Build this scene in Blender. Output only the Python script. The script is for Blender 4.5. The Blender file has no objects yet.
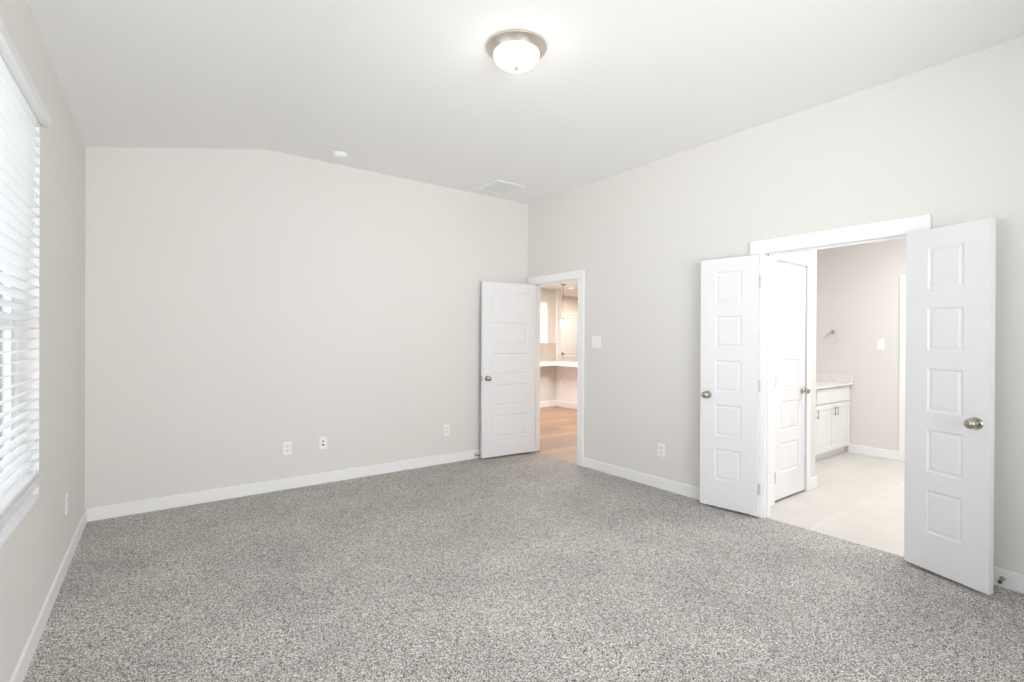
import bpy, bmesh, math, random
from mathutils import Matrix, Vector
random.seed(7)
PI = math.pi
S = bpy.context.scene
C = S.collection

# ------------------------------------------------------------------ camera
YAW, PITCH, ROLL, FPX, CAMH = 0.641045, -0.0030070, 0.0045882, 503.1514, 1.37
fw = Vector((math.sin(YAW)*math.cos(PITCH), math.cos(YAW)*math.cos(PITCH), math.sin(PITCH)))
rt = Vector((math.cos(YAW), -math.sin(YAW), 0)); up = rt.cross(fw)
rt2 = math.cos(ROLL)*rt + math.sin(ROLL)*up
up2 = -math.sin(ROLL)*rt + math.cos(ROLL)*up
cd = bpy.data.cameras.new('camera'); cam = bpy.data.objects.new('camera', cd); C.objects.link(cam)
cd.sensor_fit = 'HORIZONTAL'; cd.sensor_width = 36; cd.lens = FPX*36/1024; cd.clip_start = 0.05; cd.clip_end = 200
m = Matrix((rt2, up2, -fw)).transposed().to_4x4(); m.translation = (0, 0, CAMH); cam.matrix_world = m
S.camera = cam

# ------------------------------------------------------------------ world, lights, exposure
W = bpy.data.worlds.new('sky'); S.world = W; W.use_nodes = True
bgn = W.node_tree.nodes['Background']; bgn.inputs['Color'].default_value = (0.90, 0.95, 1.0, 1); bgn.inputs['Strength'].default_value = 2.5

def area(name, loc, direction, sx, sy, power, col):
    l = bpy.data.lights.new(name, 'AREA'); l.shape = 'RECTANGLE'; l.size = sx; l.size_y = sy; l.energy = power; l.color = col
    o = bpy.data.objects.new(name, l); C.objects.link(o); o.location = loc
    o.rotation_euler = Vector(direction).to_track_quat('-Z', 'Y').to_euler(); return o
def bulb(name, loc, power, col, r=0.05):
    l = bpy.data.lights.new(name, 'POINT'); l.energy = power; l.color = col; l.shadow_soft_size = r
    o = bpy.data.objects.new(name, l); C.objects.link(o); o.location = loc; return o

wl = area('window_daylight', (-1.75, 1.45, 1.10), (1, -0.05, 0.25), 2.6, 1.9, 28, (1.0, 0.99, 0.98)); wl.data.spread = math.radians(95)
fl = area('front_fill_light', (1.15, -1.42, 1.45), (0.15, 1, 0.12), 2.3, 1.7, 58, (1.0, 0.99, 0.975)); fl.data.spread = math.radians(108)  # added fill lamp behind the camera, main brightness for the room
sn = bpy.data.lights.new('sun', 'SUN'); sn.energy = 4.0; sn.angle = math.radians(2); sn.color = (1.0, 0.97, 0.92)
so = bpy.data.objects.new('sun', sn); C.objects.link(so); so.location = (6, -4, 12); so.rotation_euler = Vector((-0.55, 0.35, -0.80)).to_track_quat('-Z', 'Y').to_euler()
area('bathroom_lamp', (5.6, 1.0, 2.70), (0, 0, -1), 1.4, 1.0, 50, (0.985, 1.0, 1.0))
area('kitchen_lamp', (6.0, 6.4, 2.46), (0, 0, -1), 1.6, 1.6, 112, (1.0, 0.965, 0.91))
area('pantry_lamp', (8.7, 8.55, 2.46), (0, 0, -1), 0.5, 0.5, 36, (1.0, 0.90, 0.76))
bulb('ceiling_bulb', (1.739, 2.30, 2.80), 1.5, (1.0, 0.94, 0.87), 0.09)

S.view_settings.view_transform = 'Standard'; S.view_settings.look = 'None'
S.view_settings.exposure = 0.0; S.view_settings.gamma = 1.0
try: S.view_settings.use_curve_mapping = False
except Exception: pass
S.cycles.use_denoising = True
S.cycles.max_bounces = 14; S.cycles.diffuse_bounces = 8; S.cycles.glossy_bounces = 4
S.cycles.transmission_bounces = 8; S.cycles.transparent_max_bounces = 12
S.cycles.sample_clamp_indirect = 6

# ------------------------------------------------------------------ materials
def mat(name, col, rough=0.5, metal=0.0, spec=0.5):
    m = bpy.data.materials.new(name); m.use_nodes = True
    b = m.node_tree.nodes['Principled BSDF']
    b.inputs['Base Color'].default_value = (*col, 1); b.inputs['Roughness'].default_value = rough
    b.inputs['Metallic'].default_value = metal; b.inputs['Specular IOR Level'].default_value = spec
    return m
def nodes(m): return m.node_tree.nodes, m.node_tree.links, m.node_tree.nodes['Principled BSDF']
def noise_bump(m, scale, strength, dist=0.002, detail=3):
    n, l, b = nodes(m)
    tc = n.new('ShaderNodeTexCoord'); t = n.new('ShaderNodeTexNoise'); t.inputs['Scale'].default_value = scale; t.inputs['Detail'].default_value = detail
    bp = n.new('ShaderNodeBump'); bp.inputs['Strength'].default_value = strength; bp.inputs['Distance'].default_value = dist
    l.new(tc.outputs['Object'], t.inputs['Vector']); l.new(t.outputs['Fac'], bp.inputs['Height']); l.new(bp.outputs['Normal'], b.inputs['Normal'])
    return m
def noise_col(m, c1, c2, scale, detail=3, lo=0.35, hi=0.65):
    n, l, b = nodes(m)
    tc = n.new('ShaderNodeTexCoord'); t = n.new('ShaderNodeTexNoise'); t.inputs['Scale'].default_value = scale; t.inputs['Detail'].default_value = detail
    r = n.new('ShaderNodeValToRGB'); r.color_ramp.elements[0].color = (*c1, 1); r.color_ramp.elements[1].color = (*c2, 1)
    r.color_ramp.elements[0].position = lo; r.color_ramp.elements[1].position = hi
    l.new(tc.outputs['Object'], t.inputs['Vector']); l.new(t.outputs['Fac'], r.inputs['Fac']); l.new(r.outputs['Color'], b.inputs['Base Color'])
    return m

M_wall = noise_bump(mat('wall_paint', (0.770, 0.748, 0.729), 0.85, spec=0.25), 220, 0.10)
M_ceil = noise_bump(mat('ceiling_paint', (0.895, 0.893, 0.898), 0.9, spec=0.2), 160, 0.18)
M_trim = noise_bump(mat('white_trim_paint', (0.90, 0.897, 0.908), 0.38), 60, 0.02)
M_door = noise_bump(mat('white_door_paint', (0.838, 0.832, 0.858), 0.36), 90, 0.03)
M_plate = mat('white_plastic', (0.91, 0.91, 0.91), 0.35)
M_slot = mat('dark_slot', (0.22, 0.21, 0.20), 0.6)
M_socket = mat('grey_white_plastic', (0.83, 0.83, 0.83), 0.4)
M_nickel = noise_bump(mat('satin_nickel', (0.50, 0.46, 0.41), 0.27, 1.0), 300, 0.03)
M_pan = noise_bump(mat('brushed_nickel_pan', (0.66, 0.60, 0.54), 0.38, 1.0), 250, 0.03)
M_hinge = mat('hinge_metal', (0.72, 0.71, 0.69), 0.4, 0.7)
M_blind = noise_bump(mat('white_blind_vinyl', (0.93, 0.93, 0.94), 0.45), 80, 0.02)
def translucent(m, f):
    n, l, b = nodes(m); o = n['Material Output']; t = n.new('ShaderNodeBsdfTranslucent'); t.inputs['Color'].default_value = (0.95, 0.95, 0.95, 1)
    mx = n.new('ShaderNodeMixShader'); mx.inputs[0].default_value = f
    l.new(b.outputs[0], mx.inputs[1]); l.new(t.outputs[0], mx.inputs[2]); l.new(mx.outputs[0], o.inputs['Surface'])
translucent(M_blind, 0.5)
M_rail = mat('blind_rail_vinyl', (0.80, 0.80, 0.80), 0.45)
M_vinyl = mat('white_window_vinyl', (0.84, 0.845, 0.85), 0.4)
M_vent = mat('vent_enamel', (0.74, 0.755, 0.77), 0.5)
M_counter = noise_col(mat('quartz_counter', (0.8, 0.78, 0.75), 0.25), (0.80, 0.785, 0.76), (0.84, 0.825, 0.80), 18)
M_cab = noise_bump(mat('white_cabinet_paint', (0.84, 0.84, 0.84), 0.4), 70, 0.02)
M_beige = noise_bump(mat('kitchen_wall_paint', (0.78, 0.74, 0.685), 0.85, spec=0.25), 200, 0.08)
M_greige = noise_bump(mat('bar_panel_paint', (0.70, 0.68, 0.67), 0.6), 200, 0.05)
M_rubber = mat('rubber_tip', (0.12, 0.12, 0.12), 0.8)
M_cord = mat('dark_cord', (0.18, 0.16, 0.14), 0.6)
M_string = mat('white_string', (0.80, 0.80, 0.82), 0.8)

def emis(name, col, strength, base=(0.9, 0.9, 0.88)):
    m = mat(name, base, 0.3); b = m.node_tree.nodes['Principled BSDF']
    b.inputs['Emission Color'].default_value = (*col, 1); b.inputs['Emission Strength'].default_value = strength
    return m
M_dome = emis('lit_frosted_glass', (1.0, 0.955, 0.89), 1.15)
M_shade = emis('lit_pendant_glass', (1.0, 0.96, 0.88), 1.5)
M_can = emis('lit_downlight_lens', (1.0, 0.93, 0.80), 2.2)

def glass_mat():
    m = bpy.data.materials.new('window_glass'); m.use_nodes = True; n = m.node_tree.nodes; l = m.node_tree.links; n.clear()
    o = n.new('ShaderNodeOutputMaterial'); mx = n.new('ShaderNodeMixShader'); t = n.new('ShaderNodeBsdfTransparent'); g = n.new('ShaderNodeBsdfGlossy')
    fr = n.new('ShaderNodeFresnel'); fr.inputs['IOR'].default_value = 1.2; g.inputs['Roughness'].default_value = 0.02
    t.inputs['Color'].default_value = (0.95, 0.97, 0.97, 1)
    l.new(fr.outputs[0], mx.inputs[0]); l.new(t.outputs[0], mx.inputs[1]); l.new(g.outputs[0], mx.inputs[2]); l.new(mx.outputs[0], o.inputs[0])
    return m
M_glass = glass_mat()

def carpet_mat():
    m = mat('speckled_carpet', (0.3, 0.28, 0.26), 1.0, spec=0.05); n, l, b = nodes(m)
    b.inputs['Sheen Weight'].default_value = 0.15
    tc = n.new('ShaderNodeTexCoord')
    v = n.new('ShaderNodeTexVoronoi'); v.inputs['Scale'].default_value = 290; v.inputs['Randomness'].default_value = 1
    t = n.new('ShaderNodeTexNoise'); t.inputs['Scale'].default_value = 250; t.inputs['Detail'].default_value = 4; t.inputs['Roughness'].default_value = 0.7
    big = n.new('ShaderNodeTexNoise'); big.inputs['Scale'].default_value = 2.2; big.inputs['Detail'].default_value = 2
    for x in (v, t, big): l.new(tc.outputs['Object'], x.inputs['Vector'])
    sep = n.new('ShaderNodeSeparateColor'); l.new(v.outputs['Color'], sep.inputs['Color'])
    mx = n.new('ShaderNodeMix'); mx.data_type = 'FLOAT'; mx.inputs[0].default_value = 0.42
    l.new(sep.outputs[0], mx.inputs[2]); l.new(t.outputs['Fac'], mx.inputs[3])
    r = n.new('ShaderNodeValToRGB'); e = r.color_ramp.elements
    e[0].position = 0.27; e[0].color = (0.035, 0.029, 0.025, 1); e[1].position = 0.72; e[1].color = (0.92, 0.885, 0.85, 1)
    a = e.new(0.40); a.color = (0.27, 0.249, 0.229, 1); a2 = e.new(0.53); a2.color = (0.50, 0.472, 0.444, 1)
    l.new(mx.outputs[0], r.inputs['Fac'])
    mr = n.new('ShaderNodeMapRange'); mr.inputs['From Min'].default_value = 0.3; mr.inputs['From Max'].default_value = 0.7; mr.inputs['To Min'].default_value = 0.90; mr.inputs['To Max'].default_value = 1.10
    l.new(big.outputs['Fac'], mr.inputs['Value'])
    mul = n.new('ShaderNodeMix'); mul.data_type = 'RGBA'; mul.blend_type = 'MULTIPLY'; mul.inputs[0].default_value = 1
    l.new(r.outputs['Color'], mul.inputs[6]); l.new(mr.outputs['Result'], mul.inputs[7]); l.new(mul.outputs[2], b.inputs['Base Color'])
    bp = n.new('ShaderNodeBump'); bp.inputs['Strength'].default_value = 0.55; bp.inputs['Distance'].default_value = 0.008
    l.new(mx.outputs[0], bp.inputs['Height']); l.new(bp.outputs['Normal'], b.inputs['Normal'])
    return m
M_carpet = carpet_mat()

def plank_mat():
    m = mat('wood_planks', (0.5, 0.33, 0.2), 0.42); n, l, b = nodes(m)
    tc = n.new('ShaderNodeTexCoord'); br = n.new('ShaderNodeTexBrick')
    br.inputs['Scale'].default_value = 1; br.inputs['Brick Width'].default_value = 1.5; br.inputs['Row Height'].default_value = 0.19
    br.inputs['Mortar Size'].default_value = 0.002; br.inputs['Color1'].default_value = (0.36, 0.225, 0.145, 1); br.inputs['Color2'].default_value = (0.24, 0.145, 0.095, 1); br.inputs['Mortar'].default_value = (0.18, 0.11, 0.07, 1)
    t = n.new('ShaderNodeTexNoise'); t.inputs['Scale'].default_value = 3; t.inputs['Detail'].default_value = 5
    mp = n.new('ShaderNodeMapping'); mp.inputs['Scale'].default_value = (1, 9, 1)
    l.new(tc.outputs['Object'], br.inputs['Vector']); l.new(tc.outputs['Object'], mp.inputs['Vector']); l.new(mp.outputs[0], t.inputs['Vector'])
    mr = n.new('ShaderNodeMapRange'); mr.inputs['To Min'].default_value = 0.7; mr.inputs['To Max'].default_value = 1.3; l.new(t.outputs['Fac'], mr.inputs['Value'])
    mul = n.new('ShaderNodeMix'); mul.data_type = 'RGBA'; mul.blend_type = 'MULTIPLY'; mul.inputs[0].default_value = 1
    l.new(br.outputs['Color'], mul.inputs[6]); l.new(mr.outputs[0], mul.inputs[7]); l.new(mul.outputs[2], b.inputs['Base Color'])
    return m
M_plank = plank_mat()

def tile_mat(name, bw, rh, c1, c2, mc, ms, off, vert=False):
    m = mat(name, c1, 0.45); n, l, b = nodes(m)
    tc = n.new('ShaderNodeTexCoord'); mp = n.new('ShaderNodeMapping'); mp.inputs['Location'].default_value = off
    if vert: mp.inputs['Rotation'].default_value = (PI/2, 0, 0)
    br = n.new('ShaderNodeTexBrick'); br.inputs['Scale'].default_value = 1; br.inputs['Brick Width'].default_value = bw; br.inputs['Row Height'].default_value = rh
    br.inputs['Mortar Size'].default_value = ms; br.inputs['Color1'].default_value = (*c1, 1); br.inputs['Color2'].default_value = (*c2, 1); br.inputs['Mortar'].default_value = (*mc, 1)
    l.new(tc.outputs['Object'], mp.inputs['Vector']); l.new(mp.outputs[0], br.inputs['Vector'])
    t = n.new('ShaderNodeTexNoise'); t.inputs['Scale'].default_value = 4; t.inputs['Detail'].default_value = 5; l.new(tc.outputs['Object'], t.inputs['Vector'])
    mr = n.new('ShaderNodeMapRange'); mr.inputs['To Min'].default_value = 0.90; mr.inputs['To Max'].default_value = 1.10; l.new(t.outputs['Fac'], mr.inputs['Value'])
    mul = n.new('ShaderNodeMix'); mul.data_type = 'RGBA'; mul.blend_type = 'MULTIPLY'; mul.inputs[0].default_value = 1
    l.new(br.outputs['Color'], mul.inputs[6]); l.new(mr.outputs[0], mul.inputs[7]); l.new(mul.outputs[2], b.inputs['Base Color'])
    return m
M_bathtile = tile_mat('bathroom_floor_tile', 1.2, 0.62, (0.66, 0.63, 0.59), (0.68, 0.65, 0.61), (0.75, 0.725, 0.69), 0.005, (0.3, 0.232, 0))
M_splash = tile_mat('backsplash_tile', 0.15, 0.075, (0.60, 0.54, 0.475), (0.63, 0.57, 0.505), (0.67, 0.62, 0.56), 0.003, (0, 0, 0), True)
M_siding = mat('house_siding', (0.62, 0.64, 0.68), 0.8)
M_hglass = mat('dark_house_glass', (0.10, 0.12, 0.16), 0.15)
M_roof = noise_bump(mat('roof_shingle', (0.35, 0.37, 0.42), 0.9), 30, 0.3)
M_ground = noise_col(mat('yard_ground', (0.5, 0.5, 0.45), 0.95), (0.66, 0.66, 0.62), (0.78, 0.77, 0.74), 3)

# ------------------------------------------------------------------ mesh helpers
def box(bm, x0, x1, y0, y1, z0, z1, M=None):
    vs = [bm.verts.new((M @ Vector(p)) if M else p) for p in
          ((x0,y0,z0),(x1,y0,z0),(x1,y1,z0),(x0,y1,z0),(x0,y0,z1),(x1,y0,z1),(x1,y1,z1),(x0,y1,z1))]
    for f in ((3,2,1,0),(4,5,6,7),(0,1,5,4),(1,2,6,5),(2,3,7,6),(3,0,4,7)): bm.faces.new([vs[i] for i in f])
def lathe(bm, prof, M=None, seg=32):
    """prof: (r, h) along local z"""
    rings = []
    for r, h in prof:
        if r < 1e-6: rings.append([bm.verts.new((M @ Vector((0,0,h))) if M else (0,0,h))])
        else:
            rings.append([bm.verts.new((M @ Vector((r*math.cos(2*PI*i/seg), r*math.sin(2*PI*i/seg), h))) if M else (r*math.cos(2*PI*i/seg), r*math.sin(2*PI*i/seg), h)) for i in range(seg)])
    for a, b in zip(rings, rings[1:]):
        for i in range(seg):
            j = (i+1) % seg
            q = [a[i % len(a)]] + ([a[j]] if len(a) > 1 else []) + ([b[j]] if len(b) > 1 else []) + [b[i % len(b)]]
            if len(q) > 2: bm.faces.new(q)
    for r in (rings[0], rings[-1]):
        if len(r) > 1:
            try: bm.faces.new(r)
            except ValueError: pass
def tube(bm, pts, r, seg=10, closed=False):
    pts = [Vector(p) for p in pts]; n = len(pts); rings = []
    prev = None
    for i, p in enumerate(pts):
        t = (pts[(i+1) % n] - pts[i-1]) if closed else (pts[min(i+1, n-1)] - pts[max(i-1, 0)])
        t.normalize()
        if prev is None:
            a = Vector((0,0,1)) if abs(t.z) < .9 else Vector((1,0,0)); u = t.cross(a).normalized()
        else:
            u = (prev - t*prev.dot(t)).normalized()
        prev = u; w = t.cross(u)
        rings.append([bm.verts.new(p + r*(math.cos(2*PI*k/seg)*u + math.sin(2*PI*k/seg)*w)) for k in range(seg)])
    rng = range(n) if closed else range(n-1)
    for i in rng:
        a, b = rings[i], rings[(i+1) % n]
        for k in range(seg): bm.faces.new((a[k], a[(k+1) % seg], b[(k+1) % seg], b[k]))
    if not closed:
        bm.faces.new(rings[0]); bm.faces.new(rings[-1])
def obj(name, bm, material, parent=None, bevel=0, smooth=False, loc=None, rotz=0.0):
    bmesh.ops.recalc_face_normals(bm, faces=bm.faces)
    me = bpy.data.meshes.new(name); bm.to_mesh(me); bm.free(); me.materials.append(material)
    o = bpy.data.objects.new(name, me); C.objects.link(o)
    if parent: o.parent = parent
    if loc: o.location = loc
    if rotz: o.rotation_euler = (0, 0, rotz)
    if smooth:
        for p in me.polygons: p.use_smooth = True
        if hasattr(me, 'set_sharp_from_angle'): me.set_sharp_from_angle(angle=math.radians(38))
    if bevel:
        b = o.modifiers.new('bevel', 'BEVEL'); b.width = bevel; b.segments = 2; b.limit_method = 'ANGLE'; b.angle_limit = math.radians(40)
    return o
def B(*boxes):
    bm = bmesh.new()
    for b in boxes: box(bm, *b)
    return bm
def Lt(prof, M=None, seg=32):
    bm = bmesh.new(); lathe(bm, prof, M, seg); return bm
def tag(o, label, cat, group=None, kind=None):
    o['label'] = label; o['category'] = cat
    if group: o['group'] = group
    if kind: o['kind'] = kind
    return o
def thing(name, label, cat, loc=(0,0,0), rotz=0.0, group=None, kind=None):
    o = bpy.data.objects.new(name, None); C.objects.link(o); o.location = loc; o.rotation_euler = (0,0,rotz); o.empty_display_size = 0.1
    return tag(o, label, cat, group, kind)
def struct(name, bm, material, label, cat, bevel=0, loc=None, rotz=0.0):
    return tag(obj(name, bm, material, None, bevel, loc=loc, rotz=rotz), label, cat, None, 'structure')
RX90 = Matrix.Rotation(-PI/2, 4, 'X')            # local z of a lathe -> +y (out of a wall)
def outy(x, z, y=0.0): return Matrix.Translation((x, y, z)) @ RX90

# ------------------------------------------------------------------ room dimensions
XR, YB, XL, ZC, ZL, XC, AN = 3.8821, 4.88424, -0.30566, 3.04305, 2.7795, 0.9061, -0.030892
YF = -1.25                                        # front wall, behind the camera
TH = 0.115
TA = math.tan(AN)
def xl(y): return XL + TA*(YB - y)
LROT = math.atan2(-1, TA)                         # local x runs along the left wall towards the camera, local y into the room
LLOC = (XL, YB, 0)
DH = 2.04                                         # opening height
A0, A1 = 3.987, 4.772                             # hall doorway in the right wall
B0, B1 = 1.035, 1.945                             # bathroom doorway in the right wall

# ------------------------------------------------------------------ shell of the bedroom
def quad_floor(pts, z0, z1):
    bm = bmesh.new(); lo = [bm.verts.new((x, y, z0)) for x, y in pts]; hi = [bm.verts.new((x, y, z1)) for x, y in pts]
    bm.faces.new(hi); bm.faces.new(lo[::-1])
    for i in range(len(pts)):
        j = (i+1) % len(pts); bm.faces.new((lo[i], lo[j], hi[j], hi[i]))
    return bm
struct('floor', quad_floor([(xl(YF)-.1, YF-.1), (XR+.03, YF-.1), (XR+.03, YB+.05), (XL-.1, YB+.05)], -0.08, 0.0), M_carpet,
       'speckled grey beige carpet covering the whole bedroom floor', 'carpet')

bm = bmesh.new()                                  # vaulted ceiling: a slope by the window wall, then flat
def prof(y):
    return [(xl(y)-.13, ZL-.13*(ZC-ZL)/(XC-xl(y))), (XC, ZC), (XR+TH, ZC), (XR+TH, ZC+.1), (XC, ZC+.1), (xl(y)-.13, ZL+.05)]
ra = [bm.verts.new((x, YF-.1, z)) for x, z in prof(YF)]; rb = [bm.verts.new((x, YB+TH, z)) for x, z in prof(YB)]
for i in range(6):
    j = (i+1) % 6; bm.faces.new((ra[i], ra[j], rb[j], rb[i]))
bm.faces.new((ra[0], ra[1], ra[4], ra[5])); bm.faces.new((ra[1], ra[2], ra[3], ra[4]))
bm.faces.new((rb[0], rb[5], rb[4], rb[1])); bm.faces.new((rb[1], rb[4], rb[3], rb[2]))
struct('ceiling', bm, M_ceil, 'off white vaulted ceiling sloping up from the window wall', 'ceiling')

def gable(y0, y1):                                # wall following the ceiling profile
    bm = bmesh.new()
    P = [(xl(YB)-.1, -.05), (XR+TH, -.05), (XR+TH, ZC+.02), (XC, ZC+.02), (xl(YB)-.1, ZL)]
    if y0 < 0: P[0] = (xl(YF)-.1, -.05); P[4] = (xl(YF)-.1, ZL)
    a = [bm.verts.new((x, y0, z)) for x, z in P]; b = [bm.verts.new((x, y1, z)) for x, z in P]
    bm.faces.new(a); bm.faces.new(b[::-1])
    for i in range(5):
        j = (i+1) % 5; bm.faces.new((a[i], a[j], b[j], b[i]))
    return bm
struct('wall_back', gable(YB, YB+TH), M_wall, 'large blank pale greige wall opposite the camera', 'wall')

bm = B((XR, XR+TH, YF-.1, B0-.02, -.05, ZC+.02), (XR, XR+TH, B0-.02, B1+.02, DH+.02, ZC+.02), (XR, XR+TH, B1+.02, A0-.02, -.05, ZC+.02),
       (XR, XR+TH, A0-.02, A1+.02, DH+.02, ZC+.02), (XR, XR+TH, A1+.02, YB, -.05, ZC+.02))
struct('wall_right', bm, M_wall, 'pale greige wall on the right holding both doorways', 'wall')

# left wall: local x along the wall from the back corner, local y into the room
S0, S1, WZ0, WZ1 = 1.727, 4.60, 0.648, 2.40
SL = (YB - YF)/math.cos(AN) + .1
WT = 0.14
bm = B((-.1, S0, -WT, 0, -.05, ZL+.03), (S1, SL, -WT, 0, -.05, ZL+.03), (S0, S1, -WT, 0, -.05, WZ0-.012), (S0, S1, -WT, 0, WZ1, ZL+.03))
struct('wall_left', bm, M_wall, 'greige wall on the left with the window in it', 'wall', loc=LLOC, rotz=LROT)

# front wall behind the camera; its window is made up to admit fill light
FX0, FX1, FZ0, FZ1 = -0.1, 2.4, 0.55, 2.35
bm = B((xl(YF)-.1, FX0, YF-.12, YF, -.05, ZL), (FX1, XR+TH, YF-.12, YF, -.05, ZC+.02), (FX0, FX1, YF-.12, YF, -.05, FZ0), (FX0, FX1, YF-.12, YF, FZ1, ZC+.02))
struct('wall_front', bm, M_wall, 'greige wall behind the camera with an opening for the added window', 'wall')
w2 = thing('fill_window', 'added white window behind the camera, out of view, admitting fill light', 'window', (0, YF-.06, 0), kind='structure')
obj('window_frame', B((FX0, FX0+.05, -.04, .04, FZ0, FZ1), (FX1-.05, FX1, -.04, .04, FZ0, FZ1), (FX0+.05, FX1-.05, -.04, .04, FZ0, FZ0+.05), (FX0+.05, FX1-.05, -.04, .04, FZ1-.05, FZ1), (1.125, 1.175, -.04, .04, FZ0+.05, FZ1-.05)), M_vinyl, w2)
obj('glass_pane', B((FX0+.05, 1.125, -.006, .0, FZ0+.05, FZ1-.05)), M_glass, w2)
obj('glass_pane', B((1.175, FX1-.05, -.006, .0, FZ0+.05, FZ1-.05)), M_glass, w2)

# baseboards
BH, BT = 0.10, 0.014
def bb(name, x0, x1, y0, y1, label, **k):
    bm = bmesh.new(); box(bm, x0, x1, y0, y1, 0, BH); return struct(name, bm, M_trim, label, 'baseboard', bevel=.004, **k)
bb('baseboard_back', XL+.01, XR-.02, YB-BT, YB, 'white baseboard along the blank back wall')
bb('baseboard_right', XR-BT, XR, B1+.095, A0-.095, 'white baseboard between the two doorways')
bb('baseboard_right_front', XR-BT, XR, YF, B0-.095, 'white baseboard right of the double door, beyond the open leaf')
bb('baseboard_left', .012, SL-.1, 0, BT, 'white baseboard under the window', loc=LLOC, rotz=LROT)

# ------------------------------------------------------------------ window with sill, blind
win = thing('window_1', 'white framed window on the left wall behind the slatted blind', 'window', LLOC, LROT, kind='structure')
GY0, GY1 = -.135, -.085
mid = (S0+S1)/2
obj('window_frame', B((S0, S0+.045, GY0, GY1, WZ0+.002, WZ1), (S1-.045, S1, GY0, GY1, WZ0+.002, WZ1), (S0+.045, S1-.045, GY0, GY1, WZ0+.002, WZ0+.05), (S0+.045, S1-.045, GY0, GY1, WZ1-.05, WZ1), (mid-.03, mid+.03, GY0, GY1, WZ0+.05, WZ1-.05)), M_vinyl, win, bevel=.003)
for a, b in ((S0+.045, mid-.03), (mid+.03, S1-.045)):
    obj('sash_rail', B((a, b, GY0+.01, GY1-.005, 1.40, 1.455)), M_vinyl, win, bevel=.003)
    obj('glass_pane', B((a, b, -.112, -.108, WZ0+.05, 1.40)), M_glass, win)
    obj('glass_pane', B((a, b, -.112, -.108, 1.455, WZ1-.05)), M_glass, win)
obj('window_sill', B((S0+.001, S1-.001, -.085, .002, WZ0-.012, WZ0+.001)), M_trim, win)

bl = thing('window_blind', 'white horizontal slatted blind hanging in the left window', 'blind', LLOC, LROT)
obj('valance', B((S0-.034, S1+.034, .0015, .036, 2.350, 2.396)), M_rail, bl, bevel=.002)
obj('head_rail', B((S0+.004, S1-.004, -.058, .0005, 2.350, 2.394)), M_rail, bl)
bm = bmesh.new(); z = 0.803; SP = 0.0462
while z < 2.335:                                  # slightly crowned slats, nearly level
    rows = []
    for k in range(5):
        t = k/4; y = -.049 + .052*t; zz = z + .0035*(1-(2*t-1)**2) + .013*(t-.5)
        rows.append([bm.verts.new((x, y, zz+dz)) for dz in (0, .0028) for x in (S0+.006, S1-.006)])
    for a, b in zip(rows, rows[1:]):
        bm.faces.new((a[0], a[1], b[1], b[0])); bm.faces.new((a[2], b[2], b[3], a[3])); bm.faces.new((a[0], b[0], b[2], a[2])); bm.faces.new((a[1], a[3], b[3], b[1]))
    for a in (rows[0], rows[-1]): bm.faces.new((a[0], a[1], a[3], a[2]))
    z += SP
obj('slats', bm, M_blind, bl)
obj('bottom_rail', B((S0+.006, S1-.006, -.049, .003, .695, .736), (S0+.006, S1-.006, -.048, .002, .7405, .758)), M_rail, bl, bevel=.002)
for s in (S0+.13, mid-.25, mid+.25, S1-.13):
    bm = bmesh.new()
    for y in (.0045, -.0505): box(bm, s-.0012, s+.0012, y-.0008, y+.0008, .757, 2.350)
    obj('ladder_cord', bm, M_string, bl)
# outside: ground and the neighbouring house
struct('ground', B((-14, 2, -14, 26, -.32, -.30)), M_ground, 'pale yard ground outside the window', 'ground')
hs = thing('house', 'pale sided neighbouring house seen between the blind slats', 'house', (-1.5, 13.0, -.30))
obj('wall', B((-6, 2.6, 0, 5, 0, 3.0)), M_siding, hs)
bm = bmesh.new(); vs = [bm.verts.new(p) for p in ((-6.4,-.4,2.95),(3.0,-.4,2.95),(3.0,5.4,2.95),(-6.4,5.4,2.95),(-6.4,2.5,4.4),(3.0,2.5,4.4))]
for f in ((0,1,5,4),(2,3,4,5),(0,4,3),(1,2,5),(3,2,1,0)): bm.faces.new([vs[i] for i in f])
obj('roof', bm, M_roof, hs)
for x in (-4.6, -2.6, -.9, .2):
    f = obj('window', B((x-.06, x+.76, -.03, .0, .55, 2.25)), M_vinyl, hs); obj('pane', B((x, x+.70, -.045, -.03, .62, 2.18)), M_hglass, f)

# ------------------------------------------------------------------ trim round the doorways
bm = B((XR, XR+TH, A0-.02, A0, 0, DH), (XR, XR+TH, A1, A1+.02, 0, DH), (XR, XR+TH, A0-.02, A1+.02, DH, DH+.02),
       (XR+.040, XR+.075, A0, A0+.011, 0, DH), (XR+.040, XR+.075, A1-.011, A1, 0, DH), (XR+.040, XR+.075, A0, A1, DH-.011, DH))
struct('trim_1', bm, M_trim, 'white jamb lining of the hall doorway in the corner', 'door jamb')
bm = B((XR-.018, XR, A0-.094, A0-.005, 0, DH+.005), (XR-.018, XR, A1+.005, A1+.094, 0, DH+.005), (XR-.018, XR, A0-.094, A1+.094, DH+.005, DH+.09))
struct('trim_2', bm, M_trim, 'white flat casing round the hall doorway in the corner', 'door casing', bevel=.003)
bm = B((XR, XR+TH, B0-.02, B0, 0, DH), (XR, XR+TH, B1, B1+.02, 0, DH), (XR, XR+TH, B0-.02, B1+.02, DH, DH+.02),
       (XR+.040, XR+.075, B0, B0+.011, 0, DH), (XR+.040, XR+.075, B1-.011, B1, 0, DH), (XR+.040, XR+.075, B0, B1, DH-.011, DH))
struct('trim_3', bm, M_trim, 'white jamb lining of the double doorway to the bathroom', 'door jamb')
bm = B((XR-.018, XR, B0-.094, B0-.005, 0, DH), (XR-.018, XR, B1+.005, B1+.094, 0, DH))
struct('trim_4', bm, M_trim, 'white side casings of the double doorway to the bathroom', 'door casing', bevel=.003)
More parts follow.
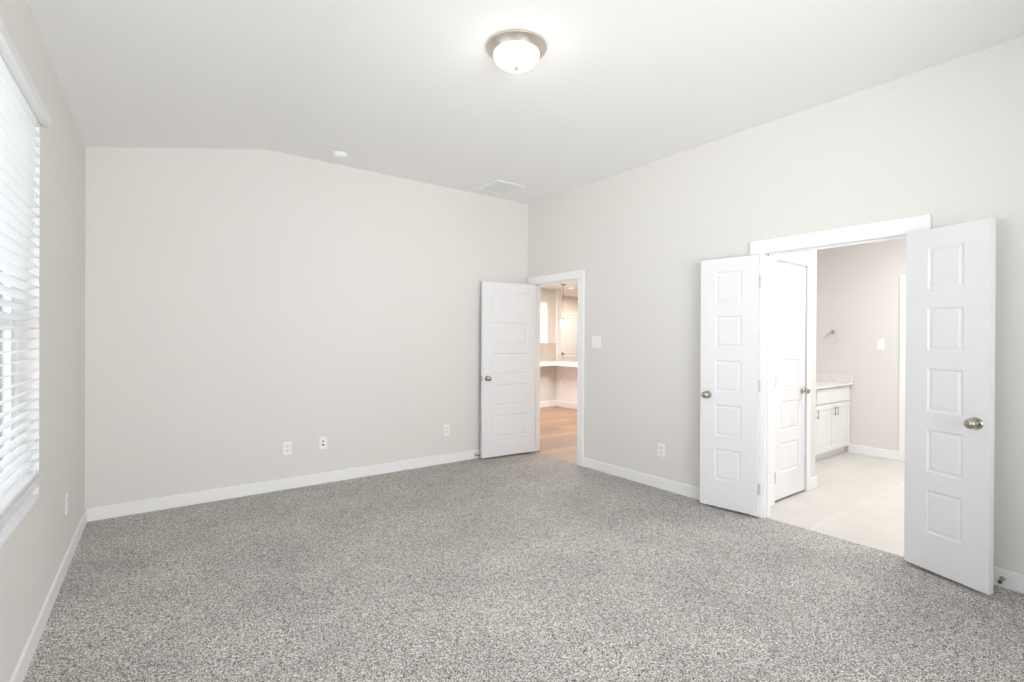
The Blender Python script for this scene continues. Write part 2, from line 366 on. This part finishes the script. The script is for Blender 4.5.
bm = B((XR-.026, XR, B0-.104, B1+.106, DH, 2.144))
struct('trim_5', bm, M_trim, 'white flat head board over the double doorway', 'door casing', bevel=.002)

# ------------------------------------------------------------------ panelled doors
def door_slab(w, h, t, stile=0.11, top=0.107, ph=0.253, rail=0.105, both=True):
    """five equal raised panels on both faces; local x from the hinge, y thickness 0..t, z 0..h"""
    zs = [0]; z = h - top - 5*ph - 4*rail
    for i in range(5): zs += [z, z+ph]; z += ph + rail
    zs.append(h); xs = [0, stile, w-stile, w]
    bm = bmesh.new()
    for side in (0, 1):
        y0 = 0 if side == 0 else t; sg = 1 if side == 0 else -1
        V = {}
        def v(x, z, d=0.0):
            k = (round(x, 5), round(z, 5), d)
            if k not in V: V[k] = bm.verts.new((x, y0 + sg*d, z))
            return V[k]
        for i in range(3):
            for j in range(len(zs)-1):
                a, b, c, d = xs[i], xs[i+1], zs[j], zs[j+1]
                if i == 1 and j % 2 == 1:
                    rings = [(0, 0), (.009, .0055), (.015, .0055), (.030, .0018)]
                    R = [[v(a+o, c+o, q), v(b-o, c+o, q), v(b-o, d-o, q), v(a+o, d-o, q)] for o, q in rings]
                    for p, q in zip(R, R[1:]):
                        for k in range(4): bm.faces.new((p[k], p[(k+1) % 4], q[(k+1) % 4], q[k]))
                    bm.faces.new(R[-1])
                else: bm.faces.new((v(a, c), v(b, c), v(b, d), v(a, d)))
    def edge(p, q):
        bm.faces.new([bm.verts.new(x) for x in ((p[0], 0, p[1]), (q[0], 0, q[1]), (q[0], t, q[1]), (p[0], t, p[1]))])
    edge((0, 0), (w, 0)); edge((w, 0), (w, h)); edge((w, h), (0, h)); edge((0, h), (0, 0))
    bmesh.ops.remove_doubles(bm, verts=bm.verts, dist=1e-5)
    return bm
KNOB = [(0, 0), (.033, 0), (.0335, .004), (.030, .009), (.016, .012), (.0125, .018), (.0125, .027), (.018, .032), (.025, .038), (.0285, .046), (.0285, .053), (.024, .061), (.014, .066), (0, .0675)]
def build_door(name, label, A, Bp, width, flip, stile, knob_sides=(0, 1), hinge_y=None, h=2.012, z0=0.02, kz=0.905):
    d = Vector((Bp[0]-A[0], Bp[1]-A[1], 0)); ang = math.atan2(d.y, d.x); t = 0.035
    r = thing(name, label, 'door', (A[0], A[1], z0), ang, kind='structure')
    bm = door_slab(width, h, t, stile)
    if flip: bmesh.ops.translate(bm, verts=bm.verts, vec=(0, -t, 0))       # visible face is local y = 0, the slab lies on -y
    obj('leaf', bm, M_door, r, bevel=.0015)
    for s in knob_sides:                          # 0: visible face, 1: far face
        yy, out = (0, 1 if flip else -1) if s == 0 else ((-t, -1) if flip else (t, 1))
        M = Matrix.Translation((width-.062, yy, kz)) @ Matrix.Rotation(-PI/2*out, 4, 'X')
        rose = obj('knob_rose', Lt(KNOB[:6], M), M_nickel, r, smooth=True)
        obj('door_knob', Lt([(0, .010)] + KNOB[5:], M), M_nickel, rose, smooth=True)
    for z in (.20, 1.0, 1.80):
        bm = bmesh.new(); lathe(bm, [(0, z-.046), (.0065, z-.046), (.0065, z+.046), (0, z+.046)], Matrix.Translation((.0 if hinge_y == 'near' else -.006, (-.0165 if hinge_y == 'near' else (-t if flip else t)), 0)), 12)
        box(bm, -.0012, .0006, *((-t+.003, -.002) if flip else (.002, t-.003)), z-.044, z+.044)
        obj('hinge', bm, M_hinge, r, smooth=True)
    return r, t

d1, t = build_door('door_1', 'white five panel door swung open in the back corner beside the hall doorway', (3.876, 4.7135), (3.145, 4.769), .735, True, .115)
obj('latch_plate', B((.7348, .7362, -.030, -.005, .875, .935)), M_nickel, d1)
d2, t = build_door('door_2', 'narrow white five panel leaf folded back on the wall left of the bathroom doorway', (3.829, 1.969), (3.762, 2.414), .452, True, .122)
obj('latch_plate', B((.4518, .4532, -.030, -.005, .875, .935)), M_nickel, d2)
d3, t = build_door('door_3', 'narrow white five panel leaf nearest the camera, open right of the bathroom doorway', (3.801, 1.036), (3.639, .618), .443, False, .126)

# ------------------------------------------------------------------ ceiling fittings
cl = thing('ceiling_light', 'lit flush dome ceiling light with a brushed nickel rim', 'ceiling light', (1.739, 2.30, ZC))
obj('pan', Lt([(0, 0), (.168, 0), (.172, -.006), (.171, -.014), (.165, -.018), (.146, -.040), (.141, -.046), (.130, -.047), (.128, -.030), (0, -.030)], None, 64), M_pan, cl, smooth=True)
pr = [(.1335, -.044)] + [(.1335*math.cos(a), -.044-.076*math.sin(a)) for a in [i*PI/2/14 for i in range(1, 14)]] + [(0, -.120)]
obj('glass_dome', Lt(pr, None, 64), M_dome, cl, smooth=True)
obj('finial', Lt([(0, -.118), (.012, -.118), (.014, -.122), (.011, -.127), (.012, -.131), (.007, -.137), (0, -.139)], None, 24), mat('finial_metal', (.30, .28, .26), .5, .4), cl, smooth=True)

sd = thing('smoke_detector', 'small round white smoke detector on the ceiling near the back wall', 'smoke detector', (1.474, 4.593, ZC))
obj('base', Lt([(0, 0), (.070, 0), (.071, -.006), (.068, -.010), (0, -.010)], None, 40), M_plate, sd, smooth=True)
obj('body', Lt([(0, -.009), (.060, -.009), (.063, -.014), (.060, -.026), (.050, -.036), (.042, -.038), (0, -.040)], None, 40), M_plate, sd, smooth=True)
obj('test_button', Lt([(0, -.0385), (.010, -.0385), (.010, -.042), (0, -.0425)], Matrix.Translation((.02, 0, 0)), 16), M_plate, sd, smooth=True)

vt = thing('ceiling_vent', 'square white ceiling vent near the back right corner', 'vent', (3.206, 4.506, ZC))
H = .190
obj('frame', B((-H, H, -H, -H+.03, -.010, -.0002), (-H, H, H-.03, H, -.010, -.0002), (-H, -H+.03, -H+.03, H-.03, -.010, -.0002), (H-.03, H, -H+.03, H-.03, -.010, -.0002)), M_plate, vt, bevel=.003)
bm = bmesh.new(); box(bm, -H+.03, H-.03, -H+.03, H-.03, -.0022, -.0004)
for i in range(16):
    y = -H+.040 + i*(2*H-.08)/15
    box(bm, -H+.03, H-.03, -.0075, .0075, -.0008, .0008, Matrix.Translation((0, y, -.0062)) @ Matrix.Rotation(math.radians(-38), 4, 'X'))
obj('louvers', bm, M_vent, vt)

# ------------------------------------------------------------------ outlets, switches, stops on the walls
def outlet(label, loc, rotz, group=None, w=.073, h=.120):
    t = thing('wall_outlet', label, 'outlet', loc, rotz, group)
    obj('cover_plate', B((-w/2, w/2, 0, .006, -h/2, h/2)), M_plate, t, bevel=.003)
    for z in (.020, -.020):
        bm = bmesh.new(); lathe(bm, [(0, .0045), (.0165, .0045), (.0165, .0075), (0, .0078)], outy(0, z), 24)
        s = obj('socket', bm, M_socket, t, smooth=True)
        bm = B((-.0075, -.0052, .0077, .0082, z-.004, z+.006), (.0052, .0075, .0077, .0082, z-.004, z+.006)); lathe(bm, [(0, .0077), (.0028, .0077), (.0028, .0083), (0, .0083)], outy(0, z-.009), 10)
        obj('slots', bm, M_slot, s)
    obj('screw', Lt([(0, .0055), (.0035, .0055), (.003, .0075), (0, .0078)], outy(0, 0), 12), M_plate, t, smooth=True)
    return t
outlet('white duplex outlet on the back wall, leftmost of its three plates', (1.100, YB, .372), PI)
outlet('white outlet on the back wall near the open corner door', (2.745, YB, .366), PI)
outlet('white outlet low on the right wall between the two doorways', (XR, 2.889, .357), PI/2)
lp = Vector((TA, -1, 0)).normalized()*((YB-3.971)/math.cos(AN)) + Vector(LLOC)
outlet('white outlet low on the left wall between window and corner', (lp.x, lp.y, .383), LROT)
M_port = mat('dark_port', (0.07, 0.07, 0.07), 0.6)
t = thing('data_plate', 'white wall plate with two dark ports, middle plate on the back wall', 'wall plate', (1.417, YB, .382), PI)
obj('cover_plate', B((-.0365, .0365, 0, .006, -.06, .06)), M_plate, t, bevel=.003)
obj('coaxial_port', Lt([(0, .005), (.0085, .005), (.0085, .009), (.005, .009), (.005, .015), (0, .015)], outy(0, .017), 18), mat('port_metal', (.30, .29, .28), .45, .8), t, smooth=True)
obj('data_port', B((-.0085, .0085, .005, .0075, -.024, -.008)), M_port, t)

def switch(label, loc, rotz, gangs, h=.122):
    w = .073 + .046*(gangs-1)
    t = thing('light_switch', label, 'light switch', loc, rotz)
    obj('cover_plate', B((-w/2, w/2, 0, .006, -h/2, h/2)), M_plate, t, bevel=.003)
    for g in range(gangs):
        x = (g-(gangs-1)/2)*.046
        bm = bmesh.new(); box(bm, x-.0165, x+.0165, .003, .0095, -.033, .033)
        for v in bm.verts:
            if v.co.y > .005 and v.co.z > 0: v.co.y -= .003
        obj('rocker', bm, M_plate, t, bevel=.0015)
    return t
switch('white two gang switch plate right of the hall doorway', (XR, 3.715, 1.345), PI/2, 2)

def stop(label, loc, rotz):
    t = thing('door_stop', label, 'door stop', loc, rotz)
    obj('base', Lt([(0, 0), (.012, 0), (.012, .003), (.006, .007), (0, .007)], outy(0, 0), 20), M_nickel, t, smooth=True)
    bm = bmesh.new(); tube(bm, [(.0055*math.cos(a), .006+a*.0580/(2*PI*11), .0055*math.sin(a)) for a in [i*2*PI/10 for i in range(111)]], .0013, 6)
    obj('spring', bm, M_nickel, t, smooth=True)
    obj('rubber_tip', Lt([(0, .062), (.0085, .062), (.0095, .066), (.009, .075), (0, .077)], outy(0, 0), 18), M_rubber, t, smooth=True)
stop('small spring door stop on the back wall baseboard beside the corner door', (3.115, YB-BT, .050), PI)
stop('small spring door stop on the right wall baseboard behind the nearest leaf', (XR-BT, .605, .052), PI/2)

# ------------------------------------------------------------------ bathroom
XI = XR + TH
XF, YV, YCL, XCE = 7.02, 3.06, 2.07, 5.093        # far wall, vanity wall, closet wall, end of the closet wall
struct('floor_bathroom', B((XR+.03, XF+TH, -.7, YV+TH, -.08, -.002)), M_bathtile, 'pale beige large tile floor of the bathroom', 'floor')
struct('ceiling_bathroom', B((XI, XF+TH, -.7, YV+TH, 2.74, 2.82)), M_ceil, 'white bathroom ceiling', 'ceiling')
DY0, DY1 = 1.10, 1.87
struct('wall_bathroom_far', B((XF, XF+TH, DY1, YV+TH, -.05, 2.8), (XF, XF+TH, -.8, DY0, -.05, 2.8), (XF, XF+TH, DY0, DY1, DH, 2.8)), M_wall, 'far bathroom wall with the towel ring on it', 'wall')
CX0, CX1 = 4.282, 4.872
struct('wall_bathroom_closet', B((XI, CX0-.02, YCL, YCL+TH, -.05, 2.8), (CX1+.02, XCE, YCL, YCL+TH, -.05, 2.8), (CX0-.02, CX1+.02, YCL, YCL+TH, DH+.015, 2.8), (XCE-TH, XCE, YCL+TH, YV, -.05, 2.8)), M_wall, 'bathroom closet wall holding a closed narrow door', 'wall')
struct('wall_bathroom_vanity', B((XI, XF+TH, YV, YV+TH, -.05, 2.8)), M_wall, 'bathroom wall behind the vanity', 'wall')
struct('wall_bathroom_front', B((XI, XF+TH, -.8, -.7, -.05, 2.8)), M_wall, 'bathroom wall out of view on the right', 'wall')
struct('baseboard_bathroom_far', B((XF-BT, XF, DY1+.094, YV-.58, 0, .105)), M_trim, 'white baseboard along the far bathroom wall', 'baseboard', bevel=.003)
struct('baseboard_bathroom_closet', B((CX1+.075, XCE+BT, YCL-BT, YCL, 0, .105), (XCE, XCE+BT, YCL, YV-.02, 0, .105)), M_trim, 'white baseboard wrapping the end of the closet wall', 'baseboard', bevel=.003)
struct('trim_6', B((XF-.018, XF, DY1, DY1+.094, 0, DH), (XF-.018, XF, DY0-.094, DY0, 0, DH), (XF-.018, XF, DY0-.094, DY1+.094, DH, DH+.09)), M_trim, 'white casing on the far bathroom wall at the edge of the open leaf', 'door casing', bevel=.003)
struct('trim_7', B((CX0-.075, CX0-.002, YCL-.018, YCL, 0, DH+.01), (CX1+.002, CX1+.075, YCL-.018, YCL, 0, DH+.01), (CX0-.075, CX1+.075, YCL-.018, YCL, DH+.01, DH+.085), (CX0-.02, CX0-.003, YCL, YCL+TH, 0, DH), (CX1+.003, CX1+.02, YCL, YCL+TH, 0, DH), (CX0-.02, CX1+.02, YCL, YCL+TH, DH-.004, DH+.015)), M_trim, 'white casing of the closed closet door in the bathroom', 'door casing', bevel=.003)
d4, t = build_door('door_4', 'closed narrow white closet door seen through the bathroom doorway', (CX0, YCL+.002), (CX1, YCL+.002), .584, False, .13, knob_sides=(0,), hinge_y='near')
d4.location.y = YCL-.002
d5, t = build_door('door_5', 'white door in the far bathroom wall, mostly hidden by the open leaf', (XF+.01, DY1-.01), (XF+.01, DY0+.01), .75, False, .115, knob_sides=(0,), h=2.0)

# vanity: cabinet runs along x, its right end against the far wall
YC0 = 2.455
VX0 = 5.60
vc = thing('vanity_cabinet', 'white bathroom vanity cabinet under the pale countertop', 'cabinet', (VX0, YC0, 0))
VL = XF - VX0 - .003
obj('body', B((0, VL, (.018), YV-YC0-.004, .09, .835)), M_cab, vc)
obj('toe_kick', B((0, VL, .062, YV-YC0-.004, .002, .0895)), M_cab, vc)
def shaker(bm, x0, x1, z0, z1, y0=-.002, y1=.0175, r=.058, rec=.008):
    box(bm, x0, x1, y0+rec, y1, z0, z1)
    box(bm, x0, x0+r, y0, y0+rec, z0, z1); box(bm, x1-r, x1, y0, y0+rec, z0, z1); box(bm, x0+r, x1-r, y0, y0+rec, z0, z0+r); box(bm, x0+r, x1-r, y0, y0+rec, z1-r, z1)
def pull(parent, x, z, vertical=True, L=.10):
    bm = bmesh.new()
    if vertical:
        tube(bm, [(x, -.030, z-L/2), (x, -.030, z+L/2)], .005, 10)
        for dz in (-L*.36, L*.36): tube(bm, [(x, -.030, z+dz), (x, -.001, z+dz)], .004, 8)
    else:
        tube(bm, [(x-L/2, -.030, z), (x+L/2, -.030, z)], .005, 10)
        for dx in (-L*.36, L*.36): tube(bm, [(x+dx, -.030, z), (x+dx, -.001, z)], .004, 8)
    obj('handle', bm, M_nickel, parent, smooth=True)
xe = VL - .03
xm = xe - .46
obj('drawer_front', B((xm-.45, xe, -.002, .0175, .655, .822)), M_cab, vc, bevel=.0015)
for x0, x1, hx in ((xm+.002, xe, xm+.035), (xm-.45, xm-.002, xm-.035)):
    bm = bmesh.new(); shaker(bm, x0, x1, .10, .645); dd = obj('door', bm, M_cab, vc, bevel=.0012); pull(dd, hx, .555)
bm = bmesh.new(); shaker(bm, .02, xm-.455, .10, .645); dd = obj('door', bm, M_cab, vc, bevel=.0012); pull(dd, xm-.49, .555)
ct = thing('vanity_countertop', 'pale stone countertop with side splash on the bathroom vanity', 'countertop', (VX0, YC0, .835))
bm = B((-.02, VL, -.03, YV-YC0-.003, .0005, .024)); obj('slab', bm, M_counter, ct, bevel=.003)
obj('side_splash', B((VL-.02, VL, -.028, YV-YC0-.024, .0245, .125)), M_counter, ct, bevel=.002)
obj('back_splash', B((-.02, VL, YV-YC0-.023, YV-YC0-.003, .0245, .125)), M_counter, ct, bevel=.002)

tr = thing('towel_ring', 'nickel towel ring on the far bathroom wall above the vanity', 'towel ring', (XF, 2.658, 1.483), PI/2)
obj('mount', Lt([(0, 0), (.024, 0), (.024, .006), (.012, .012), (.011, .045), (0, .048)], outy(0, 0), 24), M_nickel, tr, smooth=True)
bm = bmesh.new(); tube(bm, [(.075*math.sin(a), .038, -.076+.075*math.cos(a)) for a in [i*2*PI/40 for i in range(40)]], .0042, 10, True)
obj('ring', bm, mat('polished_ring', (.78, .76, .73), .3, 1.0), tr, smooth=True)
switch('white switch plate on the far bathroom wall beside the casing', (XF, 2.148, 1.331), PI/2, 1)

# ------------------------------------------------------------------ kitchen seen through the hall doorway
KC = 2.50
struct('floor_kitchen', B((XR+.03, 11, 3.2, 10.6, -.08, -.002)), M_plank, 'light brown wood plank floor beyond the hall doorway', 'floor')
struct('ceiling_kitchen', B((XI, 11, 3.2, 10.6, KC, KC+.08)), M_ceil, 'white kitchen ceiling', 'ceiling')
struct('wall_kitchen_back', B((XI, 7.534, 8.45, 8.55, -.05, KC)), M_beige, 'beige kitchen wall over the counter', 'wall')
struct('wall_kitchen_left', B((XR, XI, YB+TH, 8.55, -.05, KC)), M_beige, 'beige kitchen wall out of view on the left', 'wall')
struct('wall_kitchen_pantry', B((7.66, 8.70, 9.60, 9.70, -.05, KC), (9.44, 11, 9.60, 9.70, -.05, KC), (8.70, 9.44, 9.60, 9.70, DH, KC)), M_beige, 'cream kitchen wall around the pantry door', 'wall')
struct('wall_kitchen_front', B((XI, 11, 3.18, 3.26, -.05, KC)), M_beige, 'beige kitchen wall out of view on the right', 'wall')
struct('wall_kitchen_right', B((11, 11.1, 3.2, 10.6, -.05, KC)), M_beige, 'beige kitchen wall far beyond the pantry', 'wall')
struct('trim_8', B((7.534, 7.66, 8.42, 9.60, 0, KC)), M_trim, 'tall white end panel between the tiled wall and the pantry door', 'end panel')
struct('trim_9', B((8.70, 9.44, 9.575, 9.60, DH-.002, DH+.02), (8.69, 8.706, 9.58, 9.60, 0, DH), (9.434, 9.45, 9.58, 9.60, 0, DH)), M_trim, 'white casing of the pantry door', 'door casing')
d6, t = build_door('door_6', 'white five panel pantry door beyond the kitchen counter', (9.43, 9.60), (8.71, 9.60), .715, True, .15, knob_sides=(0,), kz=1.0)
struct('wall_bar', B((6.95, 7.07, 5.2, 7.78, -.002, .85)), M_trim, 'white half wall carrying the right arm of the kitchen counter', 'wall')
struct('trim_10', B((5.2, 7.07, 7.78, 8.44, -.002, .85)), M_greige, 'greige panel under the left arm of the kitchen counter', 'panel')
struct('baseboard_bar', B((6.95-BT, 6.95, 5.2, 7.78-BT, 0, .12)), M_trim, 'white baseboard on the half wall under the counter', 'baseboard', bevel=.003)
struct('baseboard_panel', B((5.2, 6.95, 7.78-BT, 7.78, 0, .12)), M_trim, 'white baseboard on the greige panel under the counter', 'baseboard', bevel=.003)
bm = B((5.2, 7.50, 7.55, 8.44, .851, .895), (6.70, 7.50, 5.2, 7.55, .851, .895))
tag(obj('kitchen_countertop', bm, M_counter, None), 'pale stone kitchen counter seen through the hall doorway', 'countertop')
struct('trim_11', B((5.2, 7.53, 8.437, 8.449, .897, 1.30)), M_splash, 'beige tile backsplash over the kitchen counter', 'backsplash')
uc = thing('upper_cabinet', 'white kitchen wall cabinet above the tiled backsplash', 'cabinet', (6.10, 8.12, 1.30))
obj('body', B((0, .885, .002, .328, 0, .87)), M_cab, uc)
for x0, x1, hx in ((.004, .440, .41), (.445, .881, .475)):
    bm = bmesh.new(); shaker(bm, x0, x1, .004, .866, -.018, .0015); dd = obj('door', bm, M_cab, uc, bevel=.001)
pl = thing('pendant_light', 'lit white glass pendant hanging on a cord over the kitchen counter', 'pendant light', (6.95, 7.583, 1.629))
obj('shade', Lt([(0, .152), (.030, .152), (.046, .140), (.052, .012), (.050, 0), (.046, 0), (.046, .010), (0, .012)], None, 28), M_shade, pl, smooth=True)
obj('socket_cap', Lt([(0, .150), (.020, .150), (.020, .185), (.008, .195), (0, .195)], None, 20), M_nickel, pl, smooth=True)
obj('cord', Lt([(0, .19), (.0045, .19), (.0045, .86), (0, .86)], None, 8), M_cord, pl, smooth=True)
obj('canopy', Lt([(0, .871), (.06, .871), (.06, .862), (.02, .845), (0, .845)], None, 24), M_nickel, pl, smooth=True)
rl = thing('recessed_light', 'lit round recessed light in the kitchen ceiling near the pendant cord', 'recessed light', (7.583, 8.02, KC))
obj('trim_ring', Lt([(.065, -.0002), (.095, -.0002), (.094, -.006), (.066, -.010), (.065, -.0002)], None, 32), M_plate, rl, smooth=True)
obj('lens', Lt([(0, -.0003), (.065, -.0003), (.063, -.006), (0, -.008)], None, 32), M_can, rl, smooth=True)
